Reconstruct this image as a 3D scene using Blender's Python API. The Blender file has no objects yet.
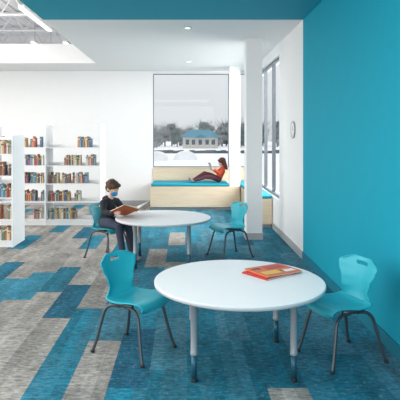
import bpy, bmesh, math, random
from mathutils import Vector, Matrix, noise
random.seed(7)
S = bpy.context.scene
COL = S.collection
S.view_settings.view_transform = 'Standard'
S.view_settings.look = 'None'

# ---------------------------------------------------------------- materials
def srgb(r, g, b):
    f = lambda c: (c/255/12.92) if c/255 <= .04045 else ((c/255+.055)/1.055)**2.4
    return (f(r), f(g), f(b), 1)
MATS = {}
def mat(name, rgb, rough=.6, metal=0, var=.04, scale=8, bump=0, bscale=200, spec=.5, coat=0):
    if name in MATS: return MATS[name]
    m = bpy.data.materials.new(name); m.use_nodes = True
    nt = m.node_tree; b = nt.nodes['Principled BSDF']
    c = srgb(*rgb)
    tc = nt.nodes.new('ShaderNodeTexCoord')
    n = nt.nodes.new('ShaderNodeTexNoise'); n.inputs['Scale'].default_value = scale
    nt.links.new(tc.outputs['Object'], n.inputs['Vector'])
    mx = nt.nodes.new('ShaderNodeMix'); mx.data_type = 'RGBA'
    mx.inputs[6].default_value = tuple(x*(1-var) for x in c[:3])+(1,)
    mx.inputs[7].default_value = tuple(min(1, x*(1+var)) for x in c[:3])+(1,)
    nt.links.new(n.outputs['Fac'], mx.inputs[0])
    nt.links.new(mx.outputs[2], b.inputs['Base Color'])
    b.inputs['Roughness'].default_value = rough
    b.inputs['Metallic'].default_value = metal
    b.inputs['Specular IOR Level'].default_value = spec
    b.inputs['Coat Weight'].default_value = coat
    if bump:
        n2 = nt.nodes.new('ShaderNodeTexNoise'); n2.inputs['Scale'].default_value = bscale
        nt.links.new(tc.outputs['Object'], n2.inputs['Vector'])
        bp = nt.nodes.new('ShaderNodeBump'); bp.inputs['Strength'].default_value = bump
        bp.inputs['Distance'].default_value = .01
        nt.links.new(n2.outputs['Fac'], bp.inputs['Height'])
        nt.links.new(bp.outputs['Normal'], b.inputs['Normal'])
    MATS[name] = m
    return m
def emis(name, rgb, s):
    m = bpy.data.materials.new(name); m.use_nodes = True
    b = m.node_tree.nodes['Principled BSDF']
    b.inputs['Base Color'].default_value = srgb(*rgb)
    b.inputs['Emission Color'].default_value = srgb(*rgb)
    b.inputs['Emission Strength'].default_value = s
    return m
def wood(name, a, b_):
    m = bpy.data.materials.new(name); m.use_nodes = True
    nt = m.node_tree; b = nt.nodes['Principled BSDF']
    tc = nt.nodes.new('ShaderNodeTexCoord'); mp = nt.nodes.new('ShaderNodeMapping')
    mp.inputs['Scale'].default_value = (1.5, 20, 20)
    n = nt.nodes.new('ShaderNodeTexNoise'); n.inputs['Scale'].default_value = 2; n.inputs['Detail'].default_value = 6
    cr = nt.nodes.new('ShaderNodeValToRGB')
    cr.color_ramp.elements[0].color = srgb(*a); cr.color_ramp.elements[1].color = srgb(*b_)
    cr.color_ramp.elements[0].position = .3; cr.color_ramp.elements[1].position = .7
    nt.links.new(tc.outputs['Object'], mp.inputs[0]); nt.links.new(mp.outputs[0], n.inputs['Vector'])
    nt.links.new(n.outputs['Fac'], cr.inputs[0]); nt.links.new(cr.outputs[0], b.inputs['Base Color'])
    b.inputs['Roughness'].default_value = .5
    return m
def glassmat():
    m = bpy.data.materials.new('window_glass'); m.use_nodes = True
    nt = m.node_tree; nt.nodes.clear()
    o = nt.nodes.new('ShaderNodeOutputMaterial'); t = nt.nodes.new('ShaderNodeBsdfTransparent')
    t.inputs[0].default_value = (.97, .98, .98, 1)
    g = nt.nodes.new('ShaderNodeBsdfGlossy'); g.inputs['Roughness'].default_value = .02
    mx = nt.nodes.new('ShaderNodeMixShader'); mx.inputs[0].default_value = .012
    nt.links.new(t.outputs[0], mx.inputs[1]); nt.links.new(g.outputs[0], mx.inputs[2])
    nt.links.new(mx.outputs[0], o.inputs[0])
    return m

M_white = mat('white_paint', (236, 236, 236), .85, var=.01, bump=.02)
M_ceil = mat('ceiling_paint', (234, 234, 234), .9, var=.01)
M_teal = mat('teal_paint', (0, 153, 177), .75, var=.02, bump=.02, spec=.3)
M_trim = mat('grey_trim', (170, 172, 174), .6)
M_frame = mat('dark_window_frame', (108, 114, 120), .45, metal=.2)
M_rim = mat('clock_rim', (140, 146, 150), .5)
M_lam = mat('white_laminate', (242, 241, 241), .4, var=.01)
M_edge = mat('laminate_edge', (212, 212, 213), .4, var=.01)
M_leg = mat('silver_leg', (165, 168, 172), .4, metal=.2)
M_legins = mat('leg_insert', (48, 98, 116), .35, metal=.3)
M_plas = mat('teal_plastic', (40, 174, 190), .42, var=.02, bump=.02, bscale=600)
M_tube = mat('dark_steel_tube', (84, 90, 94), .35, metal=.5)
M_rub = mat('black_rubber', (35, 36, 38), .7)
M_shelf = mat('shelf_white', (238, 238, 239), .5, var=.01)
M_wood = wood('birch_wood', (214, 192, 164), (224, 206, 180))
M_cush = mat('teal_fabric', (16, 144, 164), .9, var=.08, scale=60, bump=.15, bscale=400)
M_page = mat('paper', (236, 230, 216), .8, var=.03)
M_glass = glassmat()
M_skin = mat('skin', (222, 176, 150), .55, var=.03)
M_hairb = mat('brown_hair', (78, 54, 38), .7, var=.35, scale=60, bump=.5, bscale=120)
M_haird = mat('auburn_hair', (92, 50, 36), .6, var=.3, scale=60, bump=.5, bscale=120)
M_black = mat('black_fabric', (38, 40, 46), .9, var=.15, scale=30, bump=.2, bscale=300)
M_pants = mat('charcoal_trousers', (56, 64, 82), .9, var=.15, scale=30, bump=.2, bscale=300)
M_coral = mat('coral_knit', (214, 84, 54), .9, var=.1, scale=40, bump=.2, bscale=300)
M_maroon = mat('maroon_leggings', (84, 44, 56), .9, var=.1, scale=40)
M_mask = mat('blue_mask', (36, 136, 196), .8, var=.05)
M_eye = mat('eye_dark', (30, 24, 22), .2)
M_eyew = mat('eye_white', (235, 232, 228), .3)
M_lip = mat('lip', (186, 110, 100), .5)
M_shoe = mat('shoe_grey', (120, 122, 128), .7)

# ---------------------------------------------------------------- helpers
def tag(o, label=None, cat=None, group=None, kind=None):
    if label: o['label'] = label
    if cat: o['category'] = cat
    if group: o['group'] = group
    if kind: o['kind'] = kind
    return o
def from_bm(name, bm, mats, parent=None, smooth=True):
    me = bpy.data.meshes.new(name)
    bmesh.ops.recalc_face_normals(bm, faces=bm.faces)
    bm.to_mesh(me); bm.free()
    if not isinstance(mats, (list, tuple)): mats = [mats]
    for m in mats: me.materials.append(m)
    if smooth:
        for p in me.polygons: p.use_smooth = True
    o = bpy.data.objects.new(name, me); COL.objects.link(o)
    if parent: o.parent = parent
    return o
def add_box(bm, x0, x1, y0, y1, z0, z1, mi=0):
    v = [bm.verts.new(p) for p in ((x0,y0,z0),(x1,y0,z0),(x1,y1,z0),(x0,y1,z0),(x0,y0,z1),(x1,y0,z1),(x1,y1,z1),(x0,y1,z1))]
    fs = []
    for q in ((0,3,2,1),(4,5,6,7),(0,1,5,4),(1,2,6,5),(2,3,7,6),(3,0,4,7)):
        f = bm.faces.new([v[i] for i in q]); f.material_index = mi; fs.append(f)
    return v, fs
def box(name, x0, x1, y0, y1, z0, z1, m, parent=None, bevel=0, seg=2):
    bm = bmesh.new(); add_box(bm, x0, x1, y0, y1, z0, z1)
    if bevel: bmesh.ops.bevel(bm, geom=bm.edges[:], offset=bevel, segments=seg, affect='EDGES', profile=.5)
    return from_bm(name, bm, m, parent, smooth=False)
def struct(name, *a, label=None, **k):
    o = box(name, *a, **k); o['kind'] = 'structure'
    if label: o['label'] = label
    return o
def empty(name, loc=(0,0,0), rz=0):
    e = bpy.data.objects.new(name, None); e.empty_display_size = .1
    e.location = loc; e.rotation_euler = (0, 0, rz); COL.objects.link(e); return e
def catmull(pts, n=8):
    P = [Vector(p) for p in pts]; P = [P[0]*2-P[1]]+P+[P[-1]*2-P[-2]]
    out = []
    for i in range(1, len(P)-2):
        for k in range(n):
            t = k/n; a, b, c, d = P[i-1:i+3]
            out.append(.5*((2*b)+(c-a)*t+(2*a-5*b+4*c-d)*t*t+(3*b-a-3*c+d)*t**3))
    out.append(P[-2]); return out
def add_tube(bm, pts, r, seg=12, mi=0):
    pts = [Vector(p) for p in pts]; rings = []
    n = len(pts)
    t0 = (pts[1]-pts[0]).normalized()
    ref = t0.orthogonal().normalized()
    for i, p in enumerate(pts):
        t = (pts[min(i+1, n-1)]-pts[max(i-1, 0)]).normalized()
        ref = (ref-t*ref.dot(t)).normalized(); bi = t.cross(ref)
        rr = r(i/(n-1)) if callable(r) else r
        rings.append([bm.verts.new(p+ref*math.cos(a)*rr+bi*math.sin(a)*rr) for a in [2*math.pi*k/seg for k in range(seg)]])
    for a, b in zip(rings, rings[1:]):
        for k in range(seg):
            f = bm.faces.new((a[k], a[(k+1) % seg], b[(k+1) % seg], b[k])); f.material_index = mi
    for rg in (rings[0], rings[-1]):
        f = bm.faces.new(rg); f.material_index = mi
def tube(name, pts, r, m, parent=None, seg=12):
    bm = bmesh.new(); add_tube(bm, pts, r, seg)
    return from_bm(name, bm, m, parent)
def add_lathe(bm, prof, seg=48, c=(0,0), mi=0):
    rings = []
    for r, z in prof:
        if r < 1e-6: rings.append([bm.verts.new((c[0], c[1], z))])
        else: rings.append([bm.verts.new((c[0]+r*math.cos(2*math.pi*k/seg), c[1]+r*math.sin(2*math.pi*k/seg), z)) for k in range(seg)])
    for a, b in zip(rings, rings[1:]):
        for k in range(seg):
            k2 = (k+1) % seg
            if len(a) == 1 and len(b) == 1: continue
            if len(a) == 1: f = bm.faces.new((a[0], b[k], b[k2]))
            elif len(b) == 1: f = bm.faces.new((a[k], b[0], a[k2]))
            else: f = bm.faces.new((a[k], b[k], b[k2], a[k2]))
            f.material_index = mi
def copy_tree(root, loc, rz, label=None, group=None):
    def cp(o, par):
        n = o.copy(); COL.objects.link(n); n.parent = par
        for c in o.children: cp(c, n)
        return n
    r = cp(root, None); r.location = loc; r.rotation_euler = (0, 0, rz)
    if label: r['label'] = label
    if group: r['group'] = group
    return r
def D(a): return math.radians(a)

# ---------------------------------------------------------------- people
class Blob:
    def __init__(s): s.bm = bmesh.new()
    def ell(s, c, r, rot=None):
        mtx = Matrix.Translation(Vector(c)) @ (rot.to_4x4() if rot else Matrix.Identity(4)) @ Matrix.Diagonal((r[0], r[1], r[2], 1))
        bmesh.ops.create_uvsphere(s.bm, u_segments=20, v_segments=14, radius=1, matrix=mtx); return s
    def cap(s, p0, p1, r0, r1, flat=1):
        p0, p1 = Vector(p0), Vector(p1); n = 8
        add_tube(s.bm, [p0.lerp(p1, k/n) for k in range(n+1)], lambda t: r0+(r1-r0)*t, 14)
        s.ell(p0, (r0,)*3); s.ell(p1, (r1,)*3); return s
    def chain(s, pts):
        for (p, r), (q, r2) in zip(pts, pts[1:]): s.cap(p, q, r, r2)
        return s
    def done(s, name, m, parent=None, voxel=.006, smooth=4):
        o = from_bm(name, s.bm, m, parent)
        a = o.modifiers.new('r', 'REMESH'); a.mode = 'VOXEL'; a.voxel_size = voxel; a.use_smooth_shade = True
        b_ = o.modifiers.new('s', 'SMOOTH'); b_.factor = .5; b_.iterations = smooth
        dg = bpy.context.evaluated_depsgraph_get()
        me = bpy.data.meshes.new_from_object(o.evaluated_get(dg)); o.modifiers.clear(); o.data = me
        for p in me.polygons: p.use_smooth = True
        if not me.materials: me.materials.append(m)
        return o
def head(B, c, rot, k=1.0):
    P = lambda x, y, z: Vector(c)+rot@Vector((x*k, y*k, z*k))
    B.ell(P(-.008,0,.018), (.092*k,.076*k,.083*k), rot); B.ell(P(.028,0,-.035), (.056*k,.054*k,.058*k), rot)
    B.ell(P(.052,0,-.07), (.026*k,.026*k,.02*k), rot)
    B.cap(P(.078,0,.0), P(.096,0,-.028), .008*k, .0115*k)
    for s in (-1,1): B.ell(P(-.01,s*.078,-.012), (.018*k,.009*k,.027*k), rot)
    B.ell(P(.072,0,-.052), (.012*k,.022*k,.007*k), rot)
    return P
def hand(B, wrist, dirv, palm_n, side, k=1.0, curl=.7):
    d = Vector(dirv).normalized(); n = Vector(palm_n).normalized(); s = Vector(side).normalized(); w = Vector(wrist)
    for t in (-.6,-.2,.2,.6): B.cap(w+s*t*.014*k, w+d*.05*k+s*t*.032*k, .011*k, .010*k)
    for j, (t, ln) in enumerate([(-.032,.042),(-.011,.052),(.011,.056),(.031,.05)]):
        b = w+d*.055*k+s*t*k
        m1 = b+d*ln*.5*k+n*ln*.2*curl*k; m2 = m1+(d*.25+n*.45*curl)*ln*k
        m3 = m2+(d*(-.05)+n*.35*curl)*ln*k
        B.chain([(b,.0078*k),(m1,.0072*k),(m2,.0066*k),(m3,.0056*k)])
    tb = w+d*.015*k+s*.026*k; t1 = tb+(d*.5+s*.7)*.03*k+n*.006*k; t2 = t1+(d*.85+s*.1+n*.2)*.028*k
    B.chain([(tb,.011*k),(t1,.009*k),(t2,.007*k)])
def eyes(P, rot, root, k=1.0):
    for s in (-1, 1):
        bm = bmesh.new(); bmesh.ops.create_uvsphere(bm, u_segments=14, v_segments=10, radius=.0125*k, matrix=Matrix.Translation(P(.068,s*.030,.0)))
        bmesh.ops.create_uvsphere(bm, u_segments=12, v_segments=8, radius=.0075*k, matrix=Matrix.Translation(P(.0745,s*.030,-.002)))
        for f in bm.faces:
            if (f.calc_center_median()-P(.0745,s*.030,-.002)).length < .0079*k: f.material_index = 1
        from_bm('eye', bm, [M_eyew, M_eye], root)
        B = Blob(); B.cap(P(.080,s*.018,.022), P(.072,s*.044,.022), .004*k, .003*k); B.done('eyebrow', M_haird, root, .002, 1)

B = Blob(); hc = Vector((.105, 0, .90)); hr = Matrix.Rotation(D(26), 3, 'Y'); HK = .93
B.chain([((0,0,.475),.078),((.015,0,.57),.070),((.045,0,.665),.076),((.06,0,.73),.05),((.07,0,.785),.034),((.085,0,.845),.034)])
for s in (-1, 1):
    B.chain([((.055,s*.04,.73),.05),((.06,s*.115,.722),.036),((.13,s*.175,.61),.029),((.315,s*.175,.625),.020)])
    hand(B, (.315,s*.175,.625), (.75,s*.0,.18), (0,-s,.35), (-.2,0,1), .85, .9)
    B.chain([((.0,s*.05,.46),.066),((.16,s*.07,.455),.054),((.30,s*.085,.445),.042),((.34,s*.085,.26),.038),((.375,s*.085,.08),.026),((.39,s*.085,.045),.028),((.47,s*.09,.03),.022)])
P = head(B, hc, hr, HK)
A = B.done('person', M_skin, None, .0055, 3); A.location = (-1.0, 6.75, 0); A.rotation_euler = (0,0,D(-38))
tag(A, 'child in black hoodie and blue face mask reading an open book', 'person')
H = Blob()
H.chain([((0,0,.47),.097),((.015,0,.57),.088),((.043,0,.665),.088),((.055,0,.73),.060)])
H.chain([((.04,-.045,.77),.026),((.08,0,.765),.022),((.04,.045,.77),.026)]); H.chain([((.005,-.05,.765),.032),((-.02,0,.77),.034),((.005,.05,.765),.032)])
for s in (-1, 1): H.chain([((.055,s*.04,.725),.060),((.058,s*.118,.72),.047),((.13,s*.177,.61),.040),((.30,s*.176,.622),.030)])
H.done('hoodie', M_black, A, .007, 4)
Tt = Blob()
for s in (-1, 1): Tt.chain([((0,0,.46),.09),((.0,s*.05,.462),.076),((.16,s*.07,.458),.064),((.30,s*.085,.445),.050),((.34,s*.085,.26),.045),((.372,s*.085,.10),.037)])
Tt.done('trousers', M_pants, A, .007, 3)
for s in (-1, 1):
    b = Blob(); b.chain([((.365,s*.085,.055),.036),((.41,s*.087,.042),.036),((.48,s*.092,.034),.032)]); sh = b.done('shoe', M_shoe, A, .006, 2)
    for v in sh.data.vertices: v.co.z = max(v.co.z, .004)
Hh = Blob()
for (x,y,z,rx,ry,rz_) in [(-.02,0,.04,.100,.088,.080),(-.045,0,-.005,.068,.078,.075),(.04,.02,.075,.05,.055,.03),(.045,-.03,.07,.045,.045,.028),(-.01,.068,.03,.05,.02,.045),(-.01,-.068,.03,.05,.02,.045)]:
    Hh.ell(P(x,y,z), (rx*HK,ry*HK,rz_*HK), hr)
rr = random.Random(3)
for _ in range(26):
    a = rr.uniform(0, 6.28); u = rr.uniform(.1, .9)
    q = Vector((math.cos(a)*.085*math.sqrt(1-u*u)-.02, math.sin(a)*.08*math.sqrt(1-u*u), .04+.08*u))
    Hh.cap(P(*(q)), P(*(q*1.0+Vector((.02*math.cos(a), .02*math.sin(a), -.012)))), .013, .005)
Hh.done('hair', M_hairb, A, .005, 1)
mk = Blob(); mk.ell(P(.056,0,-.048), (.046*HK,.056*HK,.040*HK), hr); mk.cap(P(.09,0,-.020), P(.085,0,-.06), .015*HK, .013*HK); mk.done('face_mask', M_mask, A, .005, 3)
tube('mask_strap', [P(.04,-.052,-.035), P(.0,-.084,-.0)], .002, M_lam, A, 6); tube('mask_strap', [P(.04,.052,-.035), P(.0,.084,-.0)], .002, M_lam, A, 6)
eyes(P, hr, A, HK)

def open_book(name, half_w, ln, u, vee, mc, loc, rz, label, t=.012):
    e = empty(name, loc, rz); tag(e, label, 'book')
    u = Vector(u).normalized(); lat = Vector((0,1,0)); nrm = u.cross(lat).normalized()
    if nrm.z < 0 and abs(nrm.z) > .05: nrm = -nrm
    for part, m_, t0, t1, sh in (('cover', mc, 0, .003, 0), ('pages', M_page, .003, .003+t, .006)):
        bm = bmesh.new()
        for s in (-1, 1):
            prev = None; N = 8
            for k in range(N+1):
                q = k/N*(half_w-sh)
                arch = (.010*math.sin(math.pi*min(1, k/N*1.1)) if part == 'pages' else 0)
                dirv = lat*s*math.cos(vee)+nrm*math.sin(vee); up = nrm*math.cos(vee)-lat*s*math.sin(vee)
                tt = t1 if part == 'cover' else t0+(t1-t0)*(1-.35*k/N)
                ring = [bm.verts.new(dirv*q+up*z_+u*l_) for l_, z_ in ((-ln/2+sh, t0), (ln/2-sh, t0), (ln/2-sh, tt+arch), (-ln/2+sh, tt+arch))]
                if prev:
                    for j in range(4): bm.faces.new((prev[j], prev[(j+1) % 4], ring[(j+1) % 4], ring[j]))
                    if k == N: bm.faces.new(ring)
                else: bm.faces.new(ring)
                prev = ring
        from_bm(part, bm, m_, e, smooth=False)
    return e
fA = Vector((math.cos(D(-38)), math.sin(D(-38)), 0))
pa = Vector((-1.0, 6.75, 0))+fA*.45+Vector((0,0,.62))
open_book('open_book', .25, .27, (.92,0,.38), D(19), mat('brown_orange_cover', (170,84,40), .5, var=.3, scale=14), pa, D(-38), 'open orange-brown picture book held in the child\'s hands', .014)

B = Blob(); hr2 = Matrix.Rotation(D(20), 3, 'Y'); hc2 = Vector((-.09, 0, .49))
B.chain([((0,0,.085),.078),((-.05,0,.18),.07),((-.095,0,.27),.074),((-.115,0,.33),.05),((-.12,0,.375),.033),((-.115,0,.43),.033)])
for s in (-1, 1):
    B.chain([((-.11,s*.04,.325),.05),((-.105,s*.115,.32),.034),((-.01,s*.165,.225),.028),((.125,s*.10,.315),.019)])
    hand(B, (.125,s*.10,.315), (.75,-s*.1,.45), (0,-s,.3), (-.2,0,1), .85, .9)
    kz = .22 if s < 0 else .14
    B.chain([((.0,s*.05,.08),.064),((.17,s*.06,(kz+.08)/2+.02),.052),((.33,s*.065,kz),.041),((.48,s*.065,kz*.55+.01),.036),((.62,s*.06,.05),.025),((.66,s*.06,.05),.024),((.70,s*.065,.075),.018)])
P2 = head(B, hc2, hr2, .92)
GX, GY, GZ0, GS = .75, 11.42, .56, .9
G = B.done('person', M_skin, None, .0055, 3); G.location = (GX, GY, GZ0); G.rotation_euler = (0,0,D(188)); G.scale = (GS,)*3
tag(G, 'child in coral top reclining on the window seat with a book', 'person')
H = Blob(); H.chain([((0,0,.09),.09),((-.05,0,.18),.083),((-.093,0,.27),.085),((-.11,0,.33),.06)])
for s in (-1, 1): H.chain([((-.11,s*.04,.325),.058),((-.105,s*.118,.32),.045),((-.01,s*.167,.225),.038),((.11,s*.105,.308),.028)])
H.done('sweater', M_coral, G, .007, 4)
Tt = Blob()
for s in (-1, 1):
    kz = .22 if s < 0 else .14
    Tt.chain([((0,0,.085),.082),((.0,s*.05,.082),.073),((.17,s*.06,(kz+.08)/2+.02),.060),((.33,s*.065,kz),.049),((.48,s*.065,kz*.55+.01),.043),((.60,s*.06,.06),.034)])
Tt.done('leggings', M_maroon, G, .007, 3)
for s in (-1, 1):
    b = Blob(); b.chain([((.625,s*.06,.04),.034),((.66,s*.06,.05),.032),((.70,s*.066,.09),.027)]); b.done('shoe', M_shoe, G, .006, 2)
Hh = Blob()
for (x,y,z,rx,ry,rz_) in [(-.02,0,.035,.10,.086,.08),(-.05,0,-.02,.065,.08,.085),(-.065,0,-.10,.045,.07,.08),(-.06,0,-.18,.035,.06,.06),(-.01,.07,-.02,.04,.02,.07),(-.01,-.07,-.02,.04,.02,.07),(-.015,.075,-.11,.03,.02,.08),(-.015,-.075,-.11,.03,.02,.08),(.045,0,.07,.045,.05,.025)]:
    Hh.ell(P2(x,y,z), (rx*.95,ry*.95,rz_), hr2)
Hh.done('hair', M_haird, G, .005, 2)
eyes(P2, hr2, G, .92)
b = Blob(); b.cap(P2(.083,-.018,-.052), P2(.083,.018,-.052), .005, .005); b.done('lips', M_lip, G, .002, 1)
fg = Vector((math.cos(D(188)), math.sin(D(188)), 0))
open_book('open_book', .12, .18, (.35,0,.9), D(15), mat('grey_cover', (170,176,180), .5), Vector((GX, GY, GZ0+.38*GS))+fg*.215*GS, D(188), 'small open book with grey cover held by the reclining child')

# ---------------------------------------------------------------- chairs
prof = [(p[0], p[1]) for p in catmull([(a, b_, 0) for a, b_ in [(.215,.345),(.205,.375),(.17,.392),(.09,.390),(0,.378),(-.085,.378),(-.135,.396),(-.162,.436),(-.174,.50),(-.185,.575),(-.198,.645),(-.212,.70)]], 8)]
wk = [(0,.150),(.05,.174),(.2,.190),(.38,.190),(.5,.174),(.6,.144),(.68,.134),(.76,.148),(.86,.188),(.92,.200),(.96,.194),(1,.160)]
def width(t):
    for (a, wa), (b_, wb) in zip(wk, wk[1:]):
        if a <= t <= b_:
            u = (t-a)/(b_-a); u = u*u*(3-2*u); return wa+(wb-wa)*u
    return wk[-1][1]
def shell(name, a, b_, parent, hole=False):
    NP = len(prof)-1; NR = 90; NC = 30
    bm = bmesh.new(); grid = []
    for r in range(NR+1):
        t = r/NR
        if t < a-1e-6 or t > b_+1e-6: continue
        q = t*NP; i = min(int(q), NP-1); p = Vector(prof[i])*(1-(q-i))+Vector(prof[i+1])*(q-i)
        w = width(t); row = []
        for c in range(NC+1):
            v = -1+2*c/NC
            back = max(0, min(1, (t-.5)/.2)); seat = 1-back
            xx = p[0]+.055*back*v*v*(1 if t > .6 else (t-.5)*10 if t > .5 else 0)
            zz = p[1]+.016*seat*v*v*(min(1, t*6))
            if t > .88: zz -= .034*((t-.88)/.12)*(abs(v)**3.5)
            if t > .95: zz -= .008*((t-.95)/.05)*max(0, 1-(v*2)**2)
            if t < .06: xx -= .03*(1-t/.06)*abs(v)**4
            row.append(bm.verts.new((xx, v*w, zz)))
        grid.append((t, row))
    for (t0, A_), (t1, B_) in zip(grid, grid[1:]):
        for c in range(NC):
            v = -1+2*(c+.5)/NC; tm = (t0+t1)/2
            if hole and .90 < tm < .935 and abs(v) < .27: continue
            bm.faces.new((A_[c], A_[c+1], B_[c+1], B_[c]))
    o = from_bm(name, bm, M_plas, parent)
    md = o.modifiers.new('s', 'SOLIDIFY'); md.thickness = .009; md.offset = 0
    dg = bpy.context.evaluated_depsgraph_get()
    me = bpy.data.meshes.new_from_object(o.evaluated_get(dg)); o.modifiers.clear(); o.data = me
    return o
def chair(loc, rz, label):
    e = empty('school_chair', loc, rz); tag(e, label, 'chair', 'teal school chairs')
    shell('seat', 0, 50/90, e); shell('backrest', 50/90, 1, e, True)
    for sy in (-1, 1):
        for sx in (-1, 1):
            pts = catmull([(sx*.03, sy*.130, .352), (sx*.10, sy*.137, .348), (sx*.150, sy*.148, .308), (sx*.178, sy*.165, .20), (sx*.205, sy*.183, .08), (sx*.228, sy*.196, .012)], 6)
            bm = bmesh.new(); add_tube(bm, pts, .0115, 12)
            add_lathe(bm, [(0,0),(.014,0),(.016,.004),(.015,.016),(0,.018)], 16, (sx*.228, sy*.196), 1)
            from_bm('leg', bm, [M_tube, M_rub], e)
    bm = bmesh.new()
    for sy in (-1, 1): add_box(bm, -.09, .09, sy*.130-.012, sy*.130+.012, .352, .38)
    add_tube(bm, [(.03, -.130, .355), (.03, .130, .355)], .009)
    add_tube(bm, [(-.03, -.130, .355), (-.03, .130, .355)], .009)
    from_bm('seat_bracket', bm, M_tube, e)
    return e
c1 = chair((-.368, 3.83, 0), D(-33), 'teal moulded plastic school chair with dark steel legs, empty')
copy_tree(c1, (1.12, 3.71, 0), D(202), 'teal plastic school chair with dark legs beside the teal wall')
copy_tree(c1, (.60, 6.82, 0), D(207), 'teal plastic school chair, empty, at the reading table')
copy_tree(c1, (-.985, 6.74, 0), D(-38), 'teal moulded plastic school chair with a child sitting on it')

# ---------------------------------------------------------------- room
XR = 1.52; XL = -8.0; YB = 11.9; YN = -2.5; ZC = 3.06; CL = -1.8
def plank_kind(cx, cy):
    r = random.random()
    PP = [(-.62,-.37,2.6,4.3,'g'), (-.87,-.62,2.6,4.4,'t'), (-1.3,-.87,4.1,5.3,'d'), (-2.3,-1.9,6.0,6.9,'d'),
         (-1.9,-1.3,5.2,6.1,'t'), (-1.85,-1.4,7.6,8.6,'d'), (-.6,-.35,4.3,6.0,'t')]
    for x0, x1, y0, y1, k in PP:
        if x0 <= cx <= x1 and y0 <= cy <= y1: return k
    if cx < -.87 and cy < 4.8: return 'g' if r > .1 else 'w'
    if cx < -.7:
        return 'g' if r < .62 else ('w' if r < .80 else ('t' if r < .92 else 'd'))
    if cy < 5.6:
        return 't' if r < .50 else ('d' if r < .66 else ('m' if r < .97 else 'g'))
    return 't' if r < .34 else ('d' if r < .46 else ('m' if r < .82 else 'g'))
KC = {'g': (168,162,155), 'w': (150,145,140), 't': (24,118,142), 'd': (32,92,118), 'm': (76,128,146)}
bm = bmesh.new(); cl = bm.loops.layers.float_color.new('plank')
W = .25; L = 1.0; i = 0; x = XR
while x > XL:
    x0 = max(x-W, XL); off = (i % 4)*.25 + (.5 if i % 2 else 0)
    ys = [YN]
    y = math.floor(YN)-1+off % 1.0
    while y <= YN+.01: y += L
    while y < YB+.2: ys.append(y); y += L
    ys.append(YB+.2)
    for a, b in zip(ys, ys[1:]):
        if b-a < 1e-4: continue
        kd = plank_kind((x0+x)/2, (a+b)/2); j = random.uniform(.86, 1.14)
        # each plank carries a few narrow bands of mixed yarn tone
        ns = 3
        tones = [random.uniform(.84, 1.16) for _ in range(ns)]
        alt = {'t': 'm', 'd': 't', 'm': 't', 'g': 'w', 'w': 'g'}[kd]
        for q in range(ns):
            xa = x0+(x-x0)*q/ns; xb = x0+(x-x0)*(q+1)/ns
            f = bm.faces.new([bm.verts.new(p) for p in ((xa,a,0),(xb,a,0),(xb,b,0),(xa,b,0))])
            mixf = random.uniform(0, .45)
            ca, cb = srgb(*KC[kd]), srgb(*KC[alt])
            c = [(ca[z]*(1-mixf)+cb[z]*mixf)*j*tones[q] for z in range(3)]+[1]
            for lp in f.loops: lp[cl] = c
    x -= W; i += 1
r_ = bmesh.ops.extrude_face_region(bm, geom=bm.faces[:])
for g in r_['geom']:
    if isinstance(g, bmesh.types.BMVert): g.co.z -= .06
m = bpy.data.materials.new('carpet_planks'); m.use_nodes = True
nt = m.node_tree; b = nt.nodes['Principled BSDF']
vc = nt.nodes.new('ShaderNodeVertexColor'); vc.layer_name = 'plank'
tc = nt.nodes.new('ShaderNodeTexCoord')
def nz(scale, mapscale, det=3, loc=(0,0,0)):
    mp = nt.nodes.new('ShaderNodeMapping'); mp.inputs['Scale'].default_value = mapscale; mp.inputs['Location'].default_value = loc
    n = nt.nodes.new('ShaderNodeTexNoise'); n.inputs['Scale'].default_value = scale; n.inputs['Detail'].default_value = det
    n.inputs['Roughness'].default_value = .7
    nt.links.new(tc.outputs['Object'], mp.inputs[0]); nt.links.new(mp.outputs[0], n.inputs['Vector']); return n
def ramp(n, p0, p1, v0, v1):
    cr = nt.nodes.new('ShaderNodeValToRGB'); cr.color_ramp.elements[0].position = p0; cr.color_ramp.elements[1].position = p1
    cr.color_ramp.elements[0].color = (v0,v0,v0,1); cr.color_ramp.elements[1].color = (v1,v1,v1,1)
    nt.links.new(n.outputs['Fac'], cr.inputs[0]); return cr
def mixn(fac, a, b_, blend='MIX'):
    mu = nt.nodes.new('ShaderNodeMix'); mu.data_type = 'RGBA'; mu.blend_type = blend
    for s, v in ((0, fac), (6, a), (7, b_)):
        if hasattr(v, 'links'): nt.links.new(v, mu.inputs[s])
        else: mu.inputs[s].default_value = v
    return mu.outputs[2]
n1 = nz(16, (1, 2.6, 1), 8); n2 = nz(14, (2.0, 1.6, 1), 6, (3,5,0)); n3 = nz(2.6, (1.4, 1, 1), 2)
c = mixn(.95, vc.outputs[0], ramp(n1, .36, .64, .42, 1.25).outputs[0], 'MULTIPLY')
c = mixn(.9, c, ramp(n3, .35, .65, .78, 1.18).outputs[0], 'MULTIPLY')
c = mixn(ramp(n2, .54, .68, 0, .5).outputs[0], c, srgb(128,152,160))
n4 = nz(12, (2.2, 1.2, 1), 6, (9,2,0))
c = mixn(ramp(n4, .55, .70, 0, .5).outputs[0], c, srgb(40,74,92))
nt.links.new(c, b.inputs['Base Color'])
b.inputs['Roughness'].default_value = .9; b.inputs['Specular IOR Level'].default_value = .2
bp = nt.nodes.new('ShaderNodeBump'); bp.inputs['Strength'].default_value = .4; bp.inputs['Distance'].default_value = .01
nt.links.new(n1.outputs['Fac'], bp.inputs['Height']); nt.links.new(bp.outputs['Normal'], b.inputs['Normal'])
fl = from_bm('floor', bm, m, smooth=False); tag(fl, 'carpet plank floor in grey, teal and dark blue', kind='structure')

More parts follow.
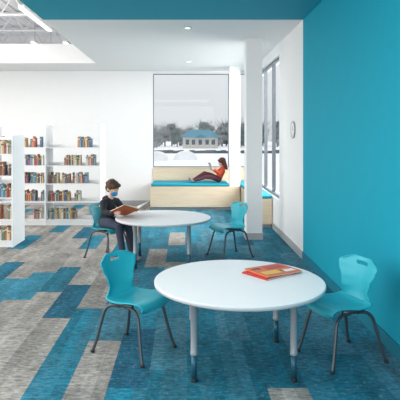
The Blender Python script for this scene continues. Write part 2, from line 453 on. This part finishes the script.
WX0, WX1, WZ0, WZ1 = -.71, 1.48, .86, 3.0
bm = bmesh.new()
add_box(bm, XL, WX0, YB, YB+.2, 0, ZC); add_box(bm, WX0, WX1, YB, YB+.2, 0, WZ0)
add_box(bm, WX0, WX1, YB, YB+.2, WZ1, ZC); add_box(bm, WX1, XR+.2, YB, YB+.2, 0, ZC)
o = from_bm('wall_back', bm, M_white, smooth=False); tag(o, 'white painted wall around a large window', kind='structure')
struct('trim_10', .975, 1.20, 11.09, 11.32, .50, ZC, M_white, label='slim square white column at the window seat')
RY0, RY1, RZ0, RZ1 = 8.3, 11.75, .55, 2.88
struct('wall_right', XR, XR+.2, YN, 6.64, 0, ZC, M_teal, label='bright teal painted wall')
bm = bmesh.new()
add_box(bm, XR, XR+.2, 6.64, RY0, 0, ZC); add_box(bm, XR, XR+.2, RY0, RY1, 0, RZ0)
add_box(bm, XR, XR+.2, RY0, RY1, RZ1, ZC); add_box(bm, XR, XR+.2, RY1, YB, 0, ZC)
o = from_bm('wall_side', bm, M_white, smooth=False); tag(o, 'white wall with a strip of dark framed windows', kind='structure')
struct('wall_left', XL-.2, XL, YN, 14.2, 0, 4.3, M_white, label='plain white wall')
struct('ceiling', CL, XR+.2, YN, 6.64, ZC, 4.3, M_teal, label='teal painted dropped ceiling')
struct('ceiling_white', CL, XR+.2, 6.64, YB+.2, ZC, 4.3, M_ceil, label='white dropped ceiling')
struct('ceiling_soffit', XL, CL, 10.6, YB+.2, ZC, 3.45, M_ceil, label='white soffit along the wall')
struct('ceiling_high', XL, CL, YN, 14.2, 4.3, 4.4, M_ceil, label='white high open ceiling')
struct('wall_clerestory', XL, CL, 14.0, 14.2, 3.0, 4.3, M_white, label='white upper wall')
M_beam = mat('beam_paint', (218,219,221), .6)
for k, yy in enumerate([12.9, 11.4, 9.9, 8.4, 6.9]):
    bm = bmesh.new()
    add_box(bm, XL, CL, yy-.04, yy+.04, 4.23, 4.28); add_box(bm, XL, CL, yy-.04, yy+.04, 3.86, 3.89)
    xx = XL
    while xx+.5 < CL:
        add_tube(bm, [(xx, yy, 3.87), (xx+.25, yy, 4.25)], .013, 6); add_tube(bm, [(xx+.25, yy, 4.25), (xx+.5, yy, 3.87)], .013, 6); xx += .5
    o = from_bm('trim_%d' % (k+1), bm, M_beam, smooth=False); tag(o, 'white painted open web steel joist', kind='structure')
bm = bmesh.new()
xx = XL
while xx < CL-.1: add_box(bm, xx, xx+.16, YN, 13.99, 4.27, 4.3); xx += .3
o = from_bm('ceiling_deck', bm, M_beam, smooth=False); tag(o, 'ribbed white metal roof deck', kind='structure')
M_tubeL = emis('lamp_diffuser', (255,252,246), 2.0)
def linear(loc):
    e = empty('linear_light', loc); tag(e, 'slim white linear light under the high ceiling', 'light', 'linear ceiling lights')
    box('housing', -.05, .05, -.9, .9, 0, .05, M_shelf, e); box('diffuser', -.04, .04, -.88, .88, -.012, 0, M_tubeL, e)
    for yy in (-.7, .7): tube('hanger', [(0,yy,.05),(0,yy,.62)], .006, M_trim, e, 8)
    return e
l0 = linear((-3.3, 12.2, 3.62))
copy_tree(l0, (-2.6, 9.2, 3.62), 0); copy_tree(l0, (-2.6, 12.2, 3.62), 0)
pp = tube('ceiling_pipe', [(-2.2, -2, 3.76), (-2.2, 13.9, 3.76)], .035, mat('pipe_dark', (180,182,186), .5)); tag(pp, 'thin grey pipe under the high ceiling', 'pipe')
struct('trim_6', .95, 1.19, 7.9, 8.18, 0, ZC, M_white, label='square white painted column')
struct('trim_7', .94, 1.20, 7.89, 8.19, 0, .1, M_trim, label='grey column base')
struct('baseboard_right', XR-.012, XR, YN, 6.64, 0, .1, mat('teal_base', (0,112,134), .6), label='dark teal rubber baseboard')
struct('baseboard_side', XR-.012, XR, 6.64, 8.9, 0, .1, M_trim, label='grey rubber baseboard')
struct('baseboard_back', XL, WX0, YB-.012, YB, 0, .1, M_trim, label='grey rubber baseboard')

def window(name, x0, x1, y0, y1, z0, z1, axis, splits, label, w):
    e = empty(name, (0,0,0)); tag(e, label, kind='structure')
    bm = bmesh.new()
    if axis == 'x':
        add_box(bm, x0, x0+w, y0, y1, z0, z1); add_box(bm, x1-w, x1, y0, y1, z0, z1)
        add_box(bm, x0+w, x1-w, y0, y1, z0, z0+w); add_box(bm, x0+w, x1-w, y0, y1, z1-w, z1)
        for s in splits: add_box(bm, s-w/2, s+w/2, y0, y1, z0+w, z1-w)
    else:
        add_box(bm, x0, x1, y0, y0+w, z0, z1); add_box(bm, x0, x1, y1-w, y1, z0, z1)
        add_box(bm, x0, x1, y0+w, y1-w, z0, z0+w); add_box(bm, x0, x1, y0+w, y1-w, z1-w, z1)
        for s in splits: add_box(bm, x0, x1, s-w/2, s+w/2, z0+w, z1-w)
    from_bm('frame', bm, M_frame, e, smooth=False)
    if axis == 'x': box('pane', x0+w, x1-w, (y0+y1)/2-.004, (y0+y1)/2+.004, z0+w, z1-w, M_glass, e)
    else: box('pane', (x0+x1)/2-.004, (x0+x1)/2+.004, y0+w, y1-w, z0+w, z1-w, M_glass, e)
window('window_1', WX0, WX1, YB+.03, YB+.06, WZ0, WZ1, 'x', [1.02], 'large picture window with thin metal frame', .018)
window('window_2', XR+.04, XR+.1, RY0, RY1, RZ0, RZ1, 'y', [9.2, 10.1, 11.0], 'tall side window with dark mullions', .04)
struct('trim_8', WX0, WX1, YB-.03, YB+.1, WZ0-.03, WZ0, M_wood, label='birch window sill')
struct('trim_9', WX0, WX1, YB-.02, YB, .57, WZ0-.03, M_wood, label='birch panel below the window')

ck = empty('wall_clock', (XR, 7.2, 1.66)); tag(ck, 'round white wall clock with slim grey rim', 'clock')
def xlathe(name, prof, m, par):
    bm = bmesh.new(); add_lathe(bm, prof, 40)
    bmesh.ops.rotate(bm, verts=bm.verts, matrix=Matrix.Rotation(-math.pi/2, 3, 'Y'))
    return from_bm(name, bm, m, par)
xlathe('rim', [(0,0),(.118,0),(.12,.008),(.117,.02),(.112,.02),(.110,.016),(0,.016)], M_rim, ck)
xlathe('dial', [(0,.015),(.110,.015),(.110,.018),(0,.018)], M_lam, ck)
box('hour_hand', -.021, -.018, -.004, .004, -.005, .055, M_rub, ck)
box('minute_hand', -.024, -.021, -.08, .004, -.003, .003, M_rub, ck)

M_lens = emis('downlight_lens', (255,250,240), 2.5)
dl = empty('recessed_downlight', (.05, 7.15, ZC)); tag(dl, 'small round recessed ceiling light', 'light', 'recessed ceiling lights')
bm = bmesh.new(); add_lathe(bm, [(.035,0),(.06,0),(.06,-.008),(.035,-.004),(.035,0)], 32); from_bm('trim_ring', bm, M_white, dl)
bm = bmesh.new(); add_lathe(bm, [(0,-.002),(.035,-.002),(.035,0),(0,0)], 32); from_bm('lens', bm, M_lens, dl)
for p in [(.09, 10.4)]: copy_tree(dl, (p[0], p[1], ZC), 0)

# ---------------------------------------------------------------- window seats
ws = empty('window_seat', (0,0,0)); tag(ws, 'long low birch window seat with thin teal cushion', 'bench')
box('base', -.72, 1.19, 11.07, YB-.03, .06, .50, M_wood, ws, .004)
box('plinth', -.70, 1.19, 11.12, YB-.03, 0, .06, M_trim, ws)
box('cushion', -.70, .965, 11.06, YB-.04, .50, .555, M_cush, ws, .02, 3)
ws2 = empty('window_seat', (0,0,0)); tag(ws2, 'birch window seat with teal cushion along the side windows', 'bench')
box('base', 1.21, XR-.015, 8.9, YB-.03, .06, .50, M_wood, ws2, .004)
box('plinth', 1.24, XR-.015, 8.95, YB-.03, 0, .06, M_trim, ws2)
box('cushion', 1.205, XR-.015, 8.9, YB-.03, .50, .555, M_cush, ws2, .02, 3)

# ---------------------------------------------------------------- tables
TH = .565; TR = .595
def table(loc, label):
    t = empty('round_table', loc); tag(t, label, 'table', 'round white tables')
    bm = bmesh.new()
    add_lathe(bm, [(0,TH-.03),(TR-.012,TH-.03),(TR-.003,TH-.026),(TR,TH-.015),(TR,TH-.008),(TR-.003,TH-.002),(TR-.008,TH),(0,TH)], 96)
    o = from_bm('tabletop', bm, [M_lam, M_edge], t)
    for p in o.data.polygons:
        if abs(p.normal.z) > .9: p.use_smooth = False
        else: p.material_index = 1
    bm = bmesh.new()
    s = .32
    add_box(bm, -s, s, -s-.015, -s+.015, TH-.06, TH-.03); add_box(bm, -s, s, s-.015, s+.015, TH-.06, TH-.03)
    add_box(bm, -s-.015, -s+.015, -s, s, TH-.06, TH-.03); add_box(bm, s-.015, s+.015, -s, s, TH-.06, TH-.03)
    from_bm('apron', bm, M_leg, t, smooth=False)
    for sx in (-1, 1):
        for sy in (-1, 1):
            bm = bmesh.new()
            add_lathe(bm, [(0,.17),(.023,.17),(.0245,.175),(.0245,.19),(.0225,.195),(.0225,TH-.05),(.04,TH-.045),(.045,TH-.03),(0,TH-.03)], 24, (sx*s, sy*s))
            add_lathe(bm, [(0,.02),(.0185,.02),(.0185,.171),(0,.171)], 24, (sx*s, sy*s), 1)
            add_lathe(bm, [(0,0),(.02,0),(.022,.004),(.021,.018),(.012,.022),(0,.022)], 24, (sx*s, sy*s), 2)
            from_bm('leg', bm, [M_leg, M_legins, M_rub], t)
    return t
T1 = table((.385, 3.66, 0), 'round white low table with silver legs and books on top')
T2 = table((-.26, 6.5, 0), 'round white low table where a child is reading')

# ---------------------------------------------------------------- books
def book_mesh(name, w, d, h, mc, bands=None):
    bm = bmesh.new(); t = .002
    add_box(bm, 0, t, 0, d, 0, h); add_box(bm, w-t, w, 0, d, 0, h); add_box(bm, t, w-t, 0, t, 0, h)
    add_box(bm, t, w-t, t, d-.004, .003, h-.003, 1)
    add_box(bm, .001, w-.001, -.0006, 0, h*.7, h*.8, 2)
    me = bpy.data.meshes.new(name); bmesh.ops.recalc_face_normals(bm, faces=bm.faces); bm.to_mesh(me); bm.free()
    for m_ in (mc, M_page, bands or M_lam): me.materials.append(m_)
    return me
pal = [(178,84,70),(84,112,146),(200,162,104),(104,134,106),(150,114,88),(222,216,202),(190,124,84),(108,100,120),(124,158,176),(210,194,168),(84,84,92),(176,96,108),(224,190,116),(134,86,70),(164,148,132),(84,134,150),(228,224,216),(204,184,160)]
BM = []
for i, c in enumerate(pal):
    mc = mat('book_cover_%d' % i, c, .6, var=.12, scale=30)
    for j in range(2):
        BM.append(book_mesh('book', random.uniform(.012, .027), .14, random.uniform(.13, .20), mc, mat('book_band_%d' % (i % 3), [(230,225,210),(210,180,90),(60,60,64)][i % 3], .6)))
for i in range(len(BM)):
    me = BM[i]; BM[i] = (me, max(v.co.x for v in me.vertices))
def fill(x0, x1, y, z, group):
    x = x0
    while True:
        me, w = random.choice(BM)
        if x+w > x1: break
        if random.random() < .08: x += random.uniform(.03, .10); continue
        o = bpy.data.objects.new('book', me); COL.objects.link(o)
        o.location = (x, y+random.uniform(0, .02), z)
        tag(o, 'hardback library book standing on a white shelf', 'book', group)
        x += w+.0015
def bookcase(name, x0, x1, y0, y1, h, bays, rows, label):
    e = empty(name, ((x0+x1)/2, (y0+y1)/2, 0)); tag(e, label, 'bookcase')
    ox, oy = (x0+x1)/2, (y0+y1)/2
    def bx(n, a, b_, c, d_, e0, f): return box(n, a-ox, b_-ox, c-oy, d_-oy, e0, f, M_shelf, e)
    tk = .02
    for k in range(bays+1):
        xx = x0+(x1-x0-tk)*k/bays
        bx('side_panel', xx, xx+tk, y0, y1, 0, h)
    for k in range(bays):
        a = x0+(x1-x0-tk)*k/bays+tk; b_ = x0+(x1-x0-tk)*(k+1)/bays
        bx('base', a, b_, y0+.02, y1-.02, 0, .08)
        bx('top_rail', a, b_, (y0+y1)/2-.01, (y0+y1)/2+.01, h-.06, h-.02)
        for z in rows:
            bx('shelf', a, b_, y0+.01, (y0+y1)/2-.01, z, z+.012)
            bx('shelf', a, b_, (y0+y1)/2+.01, y1-.01, z, z+.012)
            bx('book_stop', a, b_, (y0+y1)/2-.01, (y0+y1)/2+.01, z, z+.06)
    return e
rowsA = [.08,.40,.72,1.04,1.36]
bookcase('bookcase', -3.42, -1.47, 9.15, 9.7, 1.80, 2, rowsA, 'tall white double-sided bookcase filled with library books')
for ri, z in enumerate(rowsA):
    for k in range(2):
        a = -3.42+.965*k+.03; b_ = a+.93
        f0 = [(.42,.9),(.42,.95),(.42,.98),(.42,.95),(.05,.9)][ri] if k == 0 else [(.02,.55),(.02,.62),(.02,.86),(.3,.90),(.55,.85)][ri]
        fill(a+.93*f0[0], a+.93*f0[1], 9.3, z+.012, 'library books on bookcase shelves')
rowsB = [.08,.38,.69,1.0,1.31]
bookcase('bookcase', -3.4, -2.42, 7.35, 7.9, 1.58, 1, rowsB, 'white bookcase end unit beside the carpet walkway')
for ri, z in enumerate(rowsB):
    fill(-2.76, -2.445, 7.38, z+.012, 'library books on the walkway bookcase')

def flat_book(name, w, d, t, mc, deco, label, loc, rz):
    e = empty(name, loc, rz); tag(e, label, 'book')
    bm = bmesh.new()
    add_box(bm, -w/2, w/2, -d/2, d/2, 0, .002); add_box(bm, -w/2, w/2, -d/2, d/2, t-.002, t); add_box(bm, -w/2, -w/2+.003, -d/2, d/2, .002, t-.002)
    from_bm('cover', bm, mc, e, smooth=False)
    box('pages', -w/2+.003, w/2-.005, -d/2+.004, d/2-.004, .002, t-.002, M_page, e)
    for k, (a, b_, c, d_, m_) in enumerate(deco):
        box('cover_print', a*w/2, b_*w/2, c*d/2, d_*d/2, t, t+.0006, m_, e)
    return e
O1 = mat('orange_cover', (222,104,56), .4, var=.2, scale=14); O2 = mat('red_cover', (190,50,42), .4, var=.15, scale=14); Y1 = mat('yellow_print', (240,190,90), .5)
flat_book('picture_book', .31, .25, .011, O2, [], 'red picture book lying under an orange one', (.625, 3.82, TH), D(38))
flat_book('picture_book', .33, .26, .010, O1, [(-.8,.1,-.7,-.1,Y1), (-.2,.8,.1,.75,O2), (.3,.85,-.7,-.3,M_lam), (-.85,-.4,.4,.7,mat('brown_print',(120,70,50),.5)), (.15,.28,-.55,-.2,mat('brown_print',(120,70,50),.5))],
          'orange and red illustrated picture book lying on the table', (.66, 3.85, TH+.0115), D(30))

# ---------------------------------------------------------------- outdoors
GZ = -1.7
g = box('ground', -150, 200, YB+1.5, 300, GZ-.5, GZ, mat('snow', (244,246,250), .9, var=.04, scale=.2)); tag(g, 'snow covered ground outside', kind='structure')
M_tr = mat('hazy_twigs', (146,152,154), .95, var=.3, scale=1.2); M_ev = mat('hazy_evergreen', (108,124,124), .95, var=.3, scale=1.2); M_tk = mat('trunk', (94,94,98), .9)  # distance haze is mixed into the twig and evergreen colours
def tree_mesh(seed, dark):
    rr = random.Random(seed); root = empty('tree', (0,0,GZ))
    tube('trunk', [(0,0,0),(.05,0,2),(0,.05,4.5)], lambda t: .22-.12*t, M_tk, root, 8)
    bm = bmesh.new()
    n = 16 if dark else 7
    for k in range(n):
        h = rr.uniform(.9, 5.6); sp = 1.7*(1-.5*abs(h-2.6)/3)
        c = Vector((rr.uniform(-sp,sp), rr.uniform(-1,1), h))
        n0 = len(bm.verts); bmesh.ops.create_icosphere(bm, subdivisions=3, radius=rr.uniform(.5,.95), matrix=Matrix.Translation(c))
        bm.verts.ensure_lookup_table()
        for v in bm.verts[n0:]:
            d_ = (v.co-c); v.co = c+d_*(1+.6*noise.noise(v.co*2.3)+.4*noise.noise(v.co*6))
    for k in range(170):
        a = rr.uniform(0,6.28); st = Vector((0,0,rr.uniform(1.2,4.8))); r = rr.uniform(.8,2.3); en = st+Vector((math.cos(a)*r, math.sin(a)*r, rr.uniform(.5,2.6)))
        add_tube(bm, [st, en], .03, 4)
    from_bm('foliage', bm, M_ev if dark else M_tr, root)
    tag(root, 'hazy dark tree in the snow' if dark else 'bare hazy winter tree in the snow', 'tree', 'distant trees')
    return root
tv = [tree_mesh(1, 0), tree_mesh(2, 1), tree_mesh(3, 0)]
pos = []
rr = random.Random(11)
for row in range(3):
    for k in range(11): pos.append((-26+k*6+row*2.0, 156+row*8, [.95,1.15,1.35][row]*rr.uniform(.8,1.08)))
pos += [(-8,138,.75),(15,138,.8)]
for k in range(6): pos.append((30+k*3, 50+k*12, 1.2))
for i, (x, y, s) in enumerate(pos):
    src = tv[i % 3]
    if i < 3: o = src; o.location = (x, y, GZ)
    else: o = copy_tree(src, (x, y, GZ), rr.uniform(0, 6))
    o.scale = (s, s, s)
hs = empty('house', (4.3, 140, GZ)); tag(hs, 'cream house with blue-grey hip roof in the snow', 'house')
box('wall', -4.6, 4.6, -3, 3, 0, 3.0, mat('house_cream', (200,198,192), .9), hs)
M_rf = mat('house_roof', (74,136,158), .8)
bm = bmesh.new(); v = [bm.verts.new(p) for p in ((-5.4,-3.8,2.9),(5.4,-3.8,2.9),(5.4,3.8,2.9),(-5.4,3.8,2.9),(-2.6,0,5.0),(2.6,0,5.0))]
for q in ((0,1,5,4),(1,2,5),(2,3,4,5),(3,0,4),(0,3,2,1)): bm.faces.new([v[i] for i in q])
from_bm('roof', bm, M_rf, hs, smooth=False)
bm = bmesh.new(); v = [bm.verts.new(p) for p in ((-1.5,-4.4,2.8),(1.5,-4.4,2.8),(0,-4.4,3.9),(-1.5,-1,2.8),(1.5,-1,2.8),(0,-1,3.9))]
for q in ((0,1,2),(3,5,4),(0,2,5,3),(1,4,5,2),(0,3,4,1)): bm.faces.new([v[i] for i in q])
from_bm('gable', bm, M_rf, hs, smooth=False)
for xx in (-3.4,-1.8,0,1.8,3.4): box('house_window', xx-.45, xx+.45, -3.05, -3.0, 1.0, 2.3, mat('house_glass', (70,84,96), .3), hs)
box('chimney', 1.8, 2.4, .2, .8, 3.6, 5.6, mat('chimney_brick', (150,130,120), .9), hs)
for i, (x, y, r) in enumerate([(-3.9,72,1.1),(0.2,74,1.1),(-8,72,1.1)]):
    bm = bmesh.new()
    pr = [(math.cos(a)*r*1.5, math.sin(a)*r) for a in [math.pi*k/12 for k in range(13)]]
    A0 = [bm.verts.new((p[0], -3, p[1])) for p in pr]; B0 = [bm.verts.new((p[0], 3, p[1])) for p in pr]
    for k in range(12): bm.faces.new((A0[k], A0[k+1], B0[k+1], B0[k]))
    bm.faces.new(A0); bm.faces.new(B0)
    o = from_bm('snow_mound', bm, mat('mound_white', (236,240,244), .8)); o.location = (x, y, GZ); tag(o, 'arched snow covered shelter outside', 'shelter')
bm = bmesh.new()
for k in range(60):
    x = -30+k; add_box(bm, x, x+1, 98, 99, 0, .4+.25*random.random())
o = from_bm('hedge', bm, mat('hedge_dark', (84,94,104), .9), smooth=False); o.location = (0,0,GZ); tag(o, 'dark low hedge outside', 'hedge')

# ---------------------------------------------------------------- light
w = bpy.data.worlds.new('World'); S.world = w; w.use_nodes = True
nt = w.node_tree; bg = nt.nodes['Background']
tc = nt.nodes.new('ShaderNodeTexCoord'); sp = nt.nodes.new('ShaderNodeSeparateXYZ'); cr = nt.nodes.new('ShaderNodeValToRGB')
cr.color_ramp.elements[0].position = 0; cr.color_ramp.elements[0].color = (.71,.74,.77,1)
cr.color_ramp.elements[1].position = .5; cr.color_ramp.elements[1].color = (1.2,1.2,1.22,1)
nt.links.new(tc.outputs['Generated'], sp.inputs[0]); nt.links.new(sp.outputs['Z'], cr.inputs[0]); nt.links.new(cr.outputs[0], bg.inputs[0])
bg.inputs[1].default_value = 1.0
def area(name, loc, rot, sx, sy, p, c=(1,1,1)):
    l = bpy.data.lights.new(name, 'AREA'); l.shape = 'RECTANGLE'; l.size = sx; l.size_y = sy; l.energy = p; l.color = c
    o = bpy.data.objects.new(name, l); o.location = loc; o.rotation_euler = rot; COL.objects.link(o)
    tag(o, 'added soft fill light, no fixture', 'light')
WM = (1, .965, .93)
area('skylight_fill', (-4.9, 5, 3.75), (0, D(-20), 0), 4, 9, 340, WM)  # unseen fill added high on the left in place of skylight daylight
area('uplight_fill', (-5.2, 9, 3.2), (D(180), 0, 0), 3, 5, 80, WM)  # upward fill added only to brighten the high ceiling, no fitting there
area('room_fill', (-1.5, -2.2, 1.8), (D(95), 0, 0), 6, 3, 145, WM)  # added fill behind the camera, lights the whole interior
area('side_fill', (-7.8, 5, 1.7), (0, D(-95), 0), 3, 9, 215, WM)  # added fill for assumed left windows, evens out the teal wall
area('ceiling_fill', (-.2, 2.2, 3.04), (0, 0, 0), 2.4, 1.6, 40, WM)  # extra fill added under the ceiling out of view, not a fixture
area('window_fill', (3.0, 9.6, 2.6), (0, D(70), 0), 2.5, 3, 380, (1,.99,.98))  # added outside the side windows to strengthen their daylight

cam = bpy.data.cameras.new('camera'); co = bpy.data.objects.new('camera', cam); COL.objects.link(co)
co.location = (0, 0, 1.575); co.rotation_euler = (D(90), 0, 0)
cam.sensor_width = 36; cam.lens = 520/400*36; cam.shift_x = .04; cam.shift_y = -.16
cam.clip_end = 500
S.camera = co
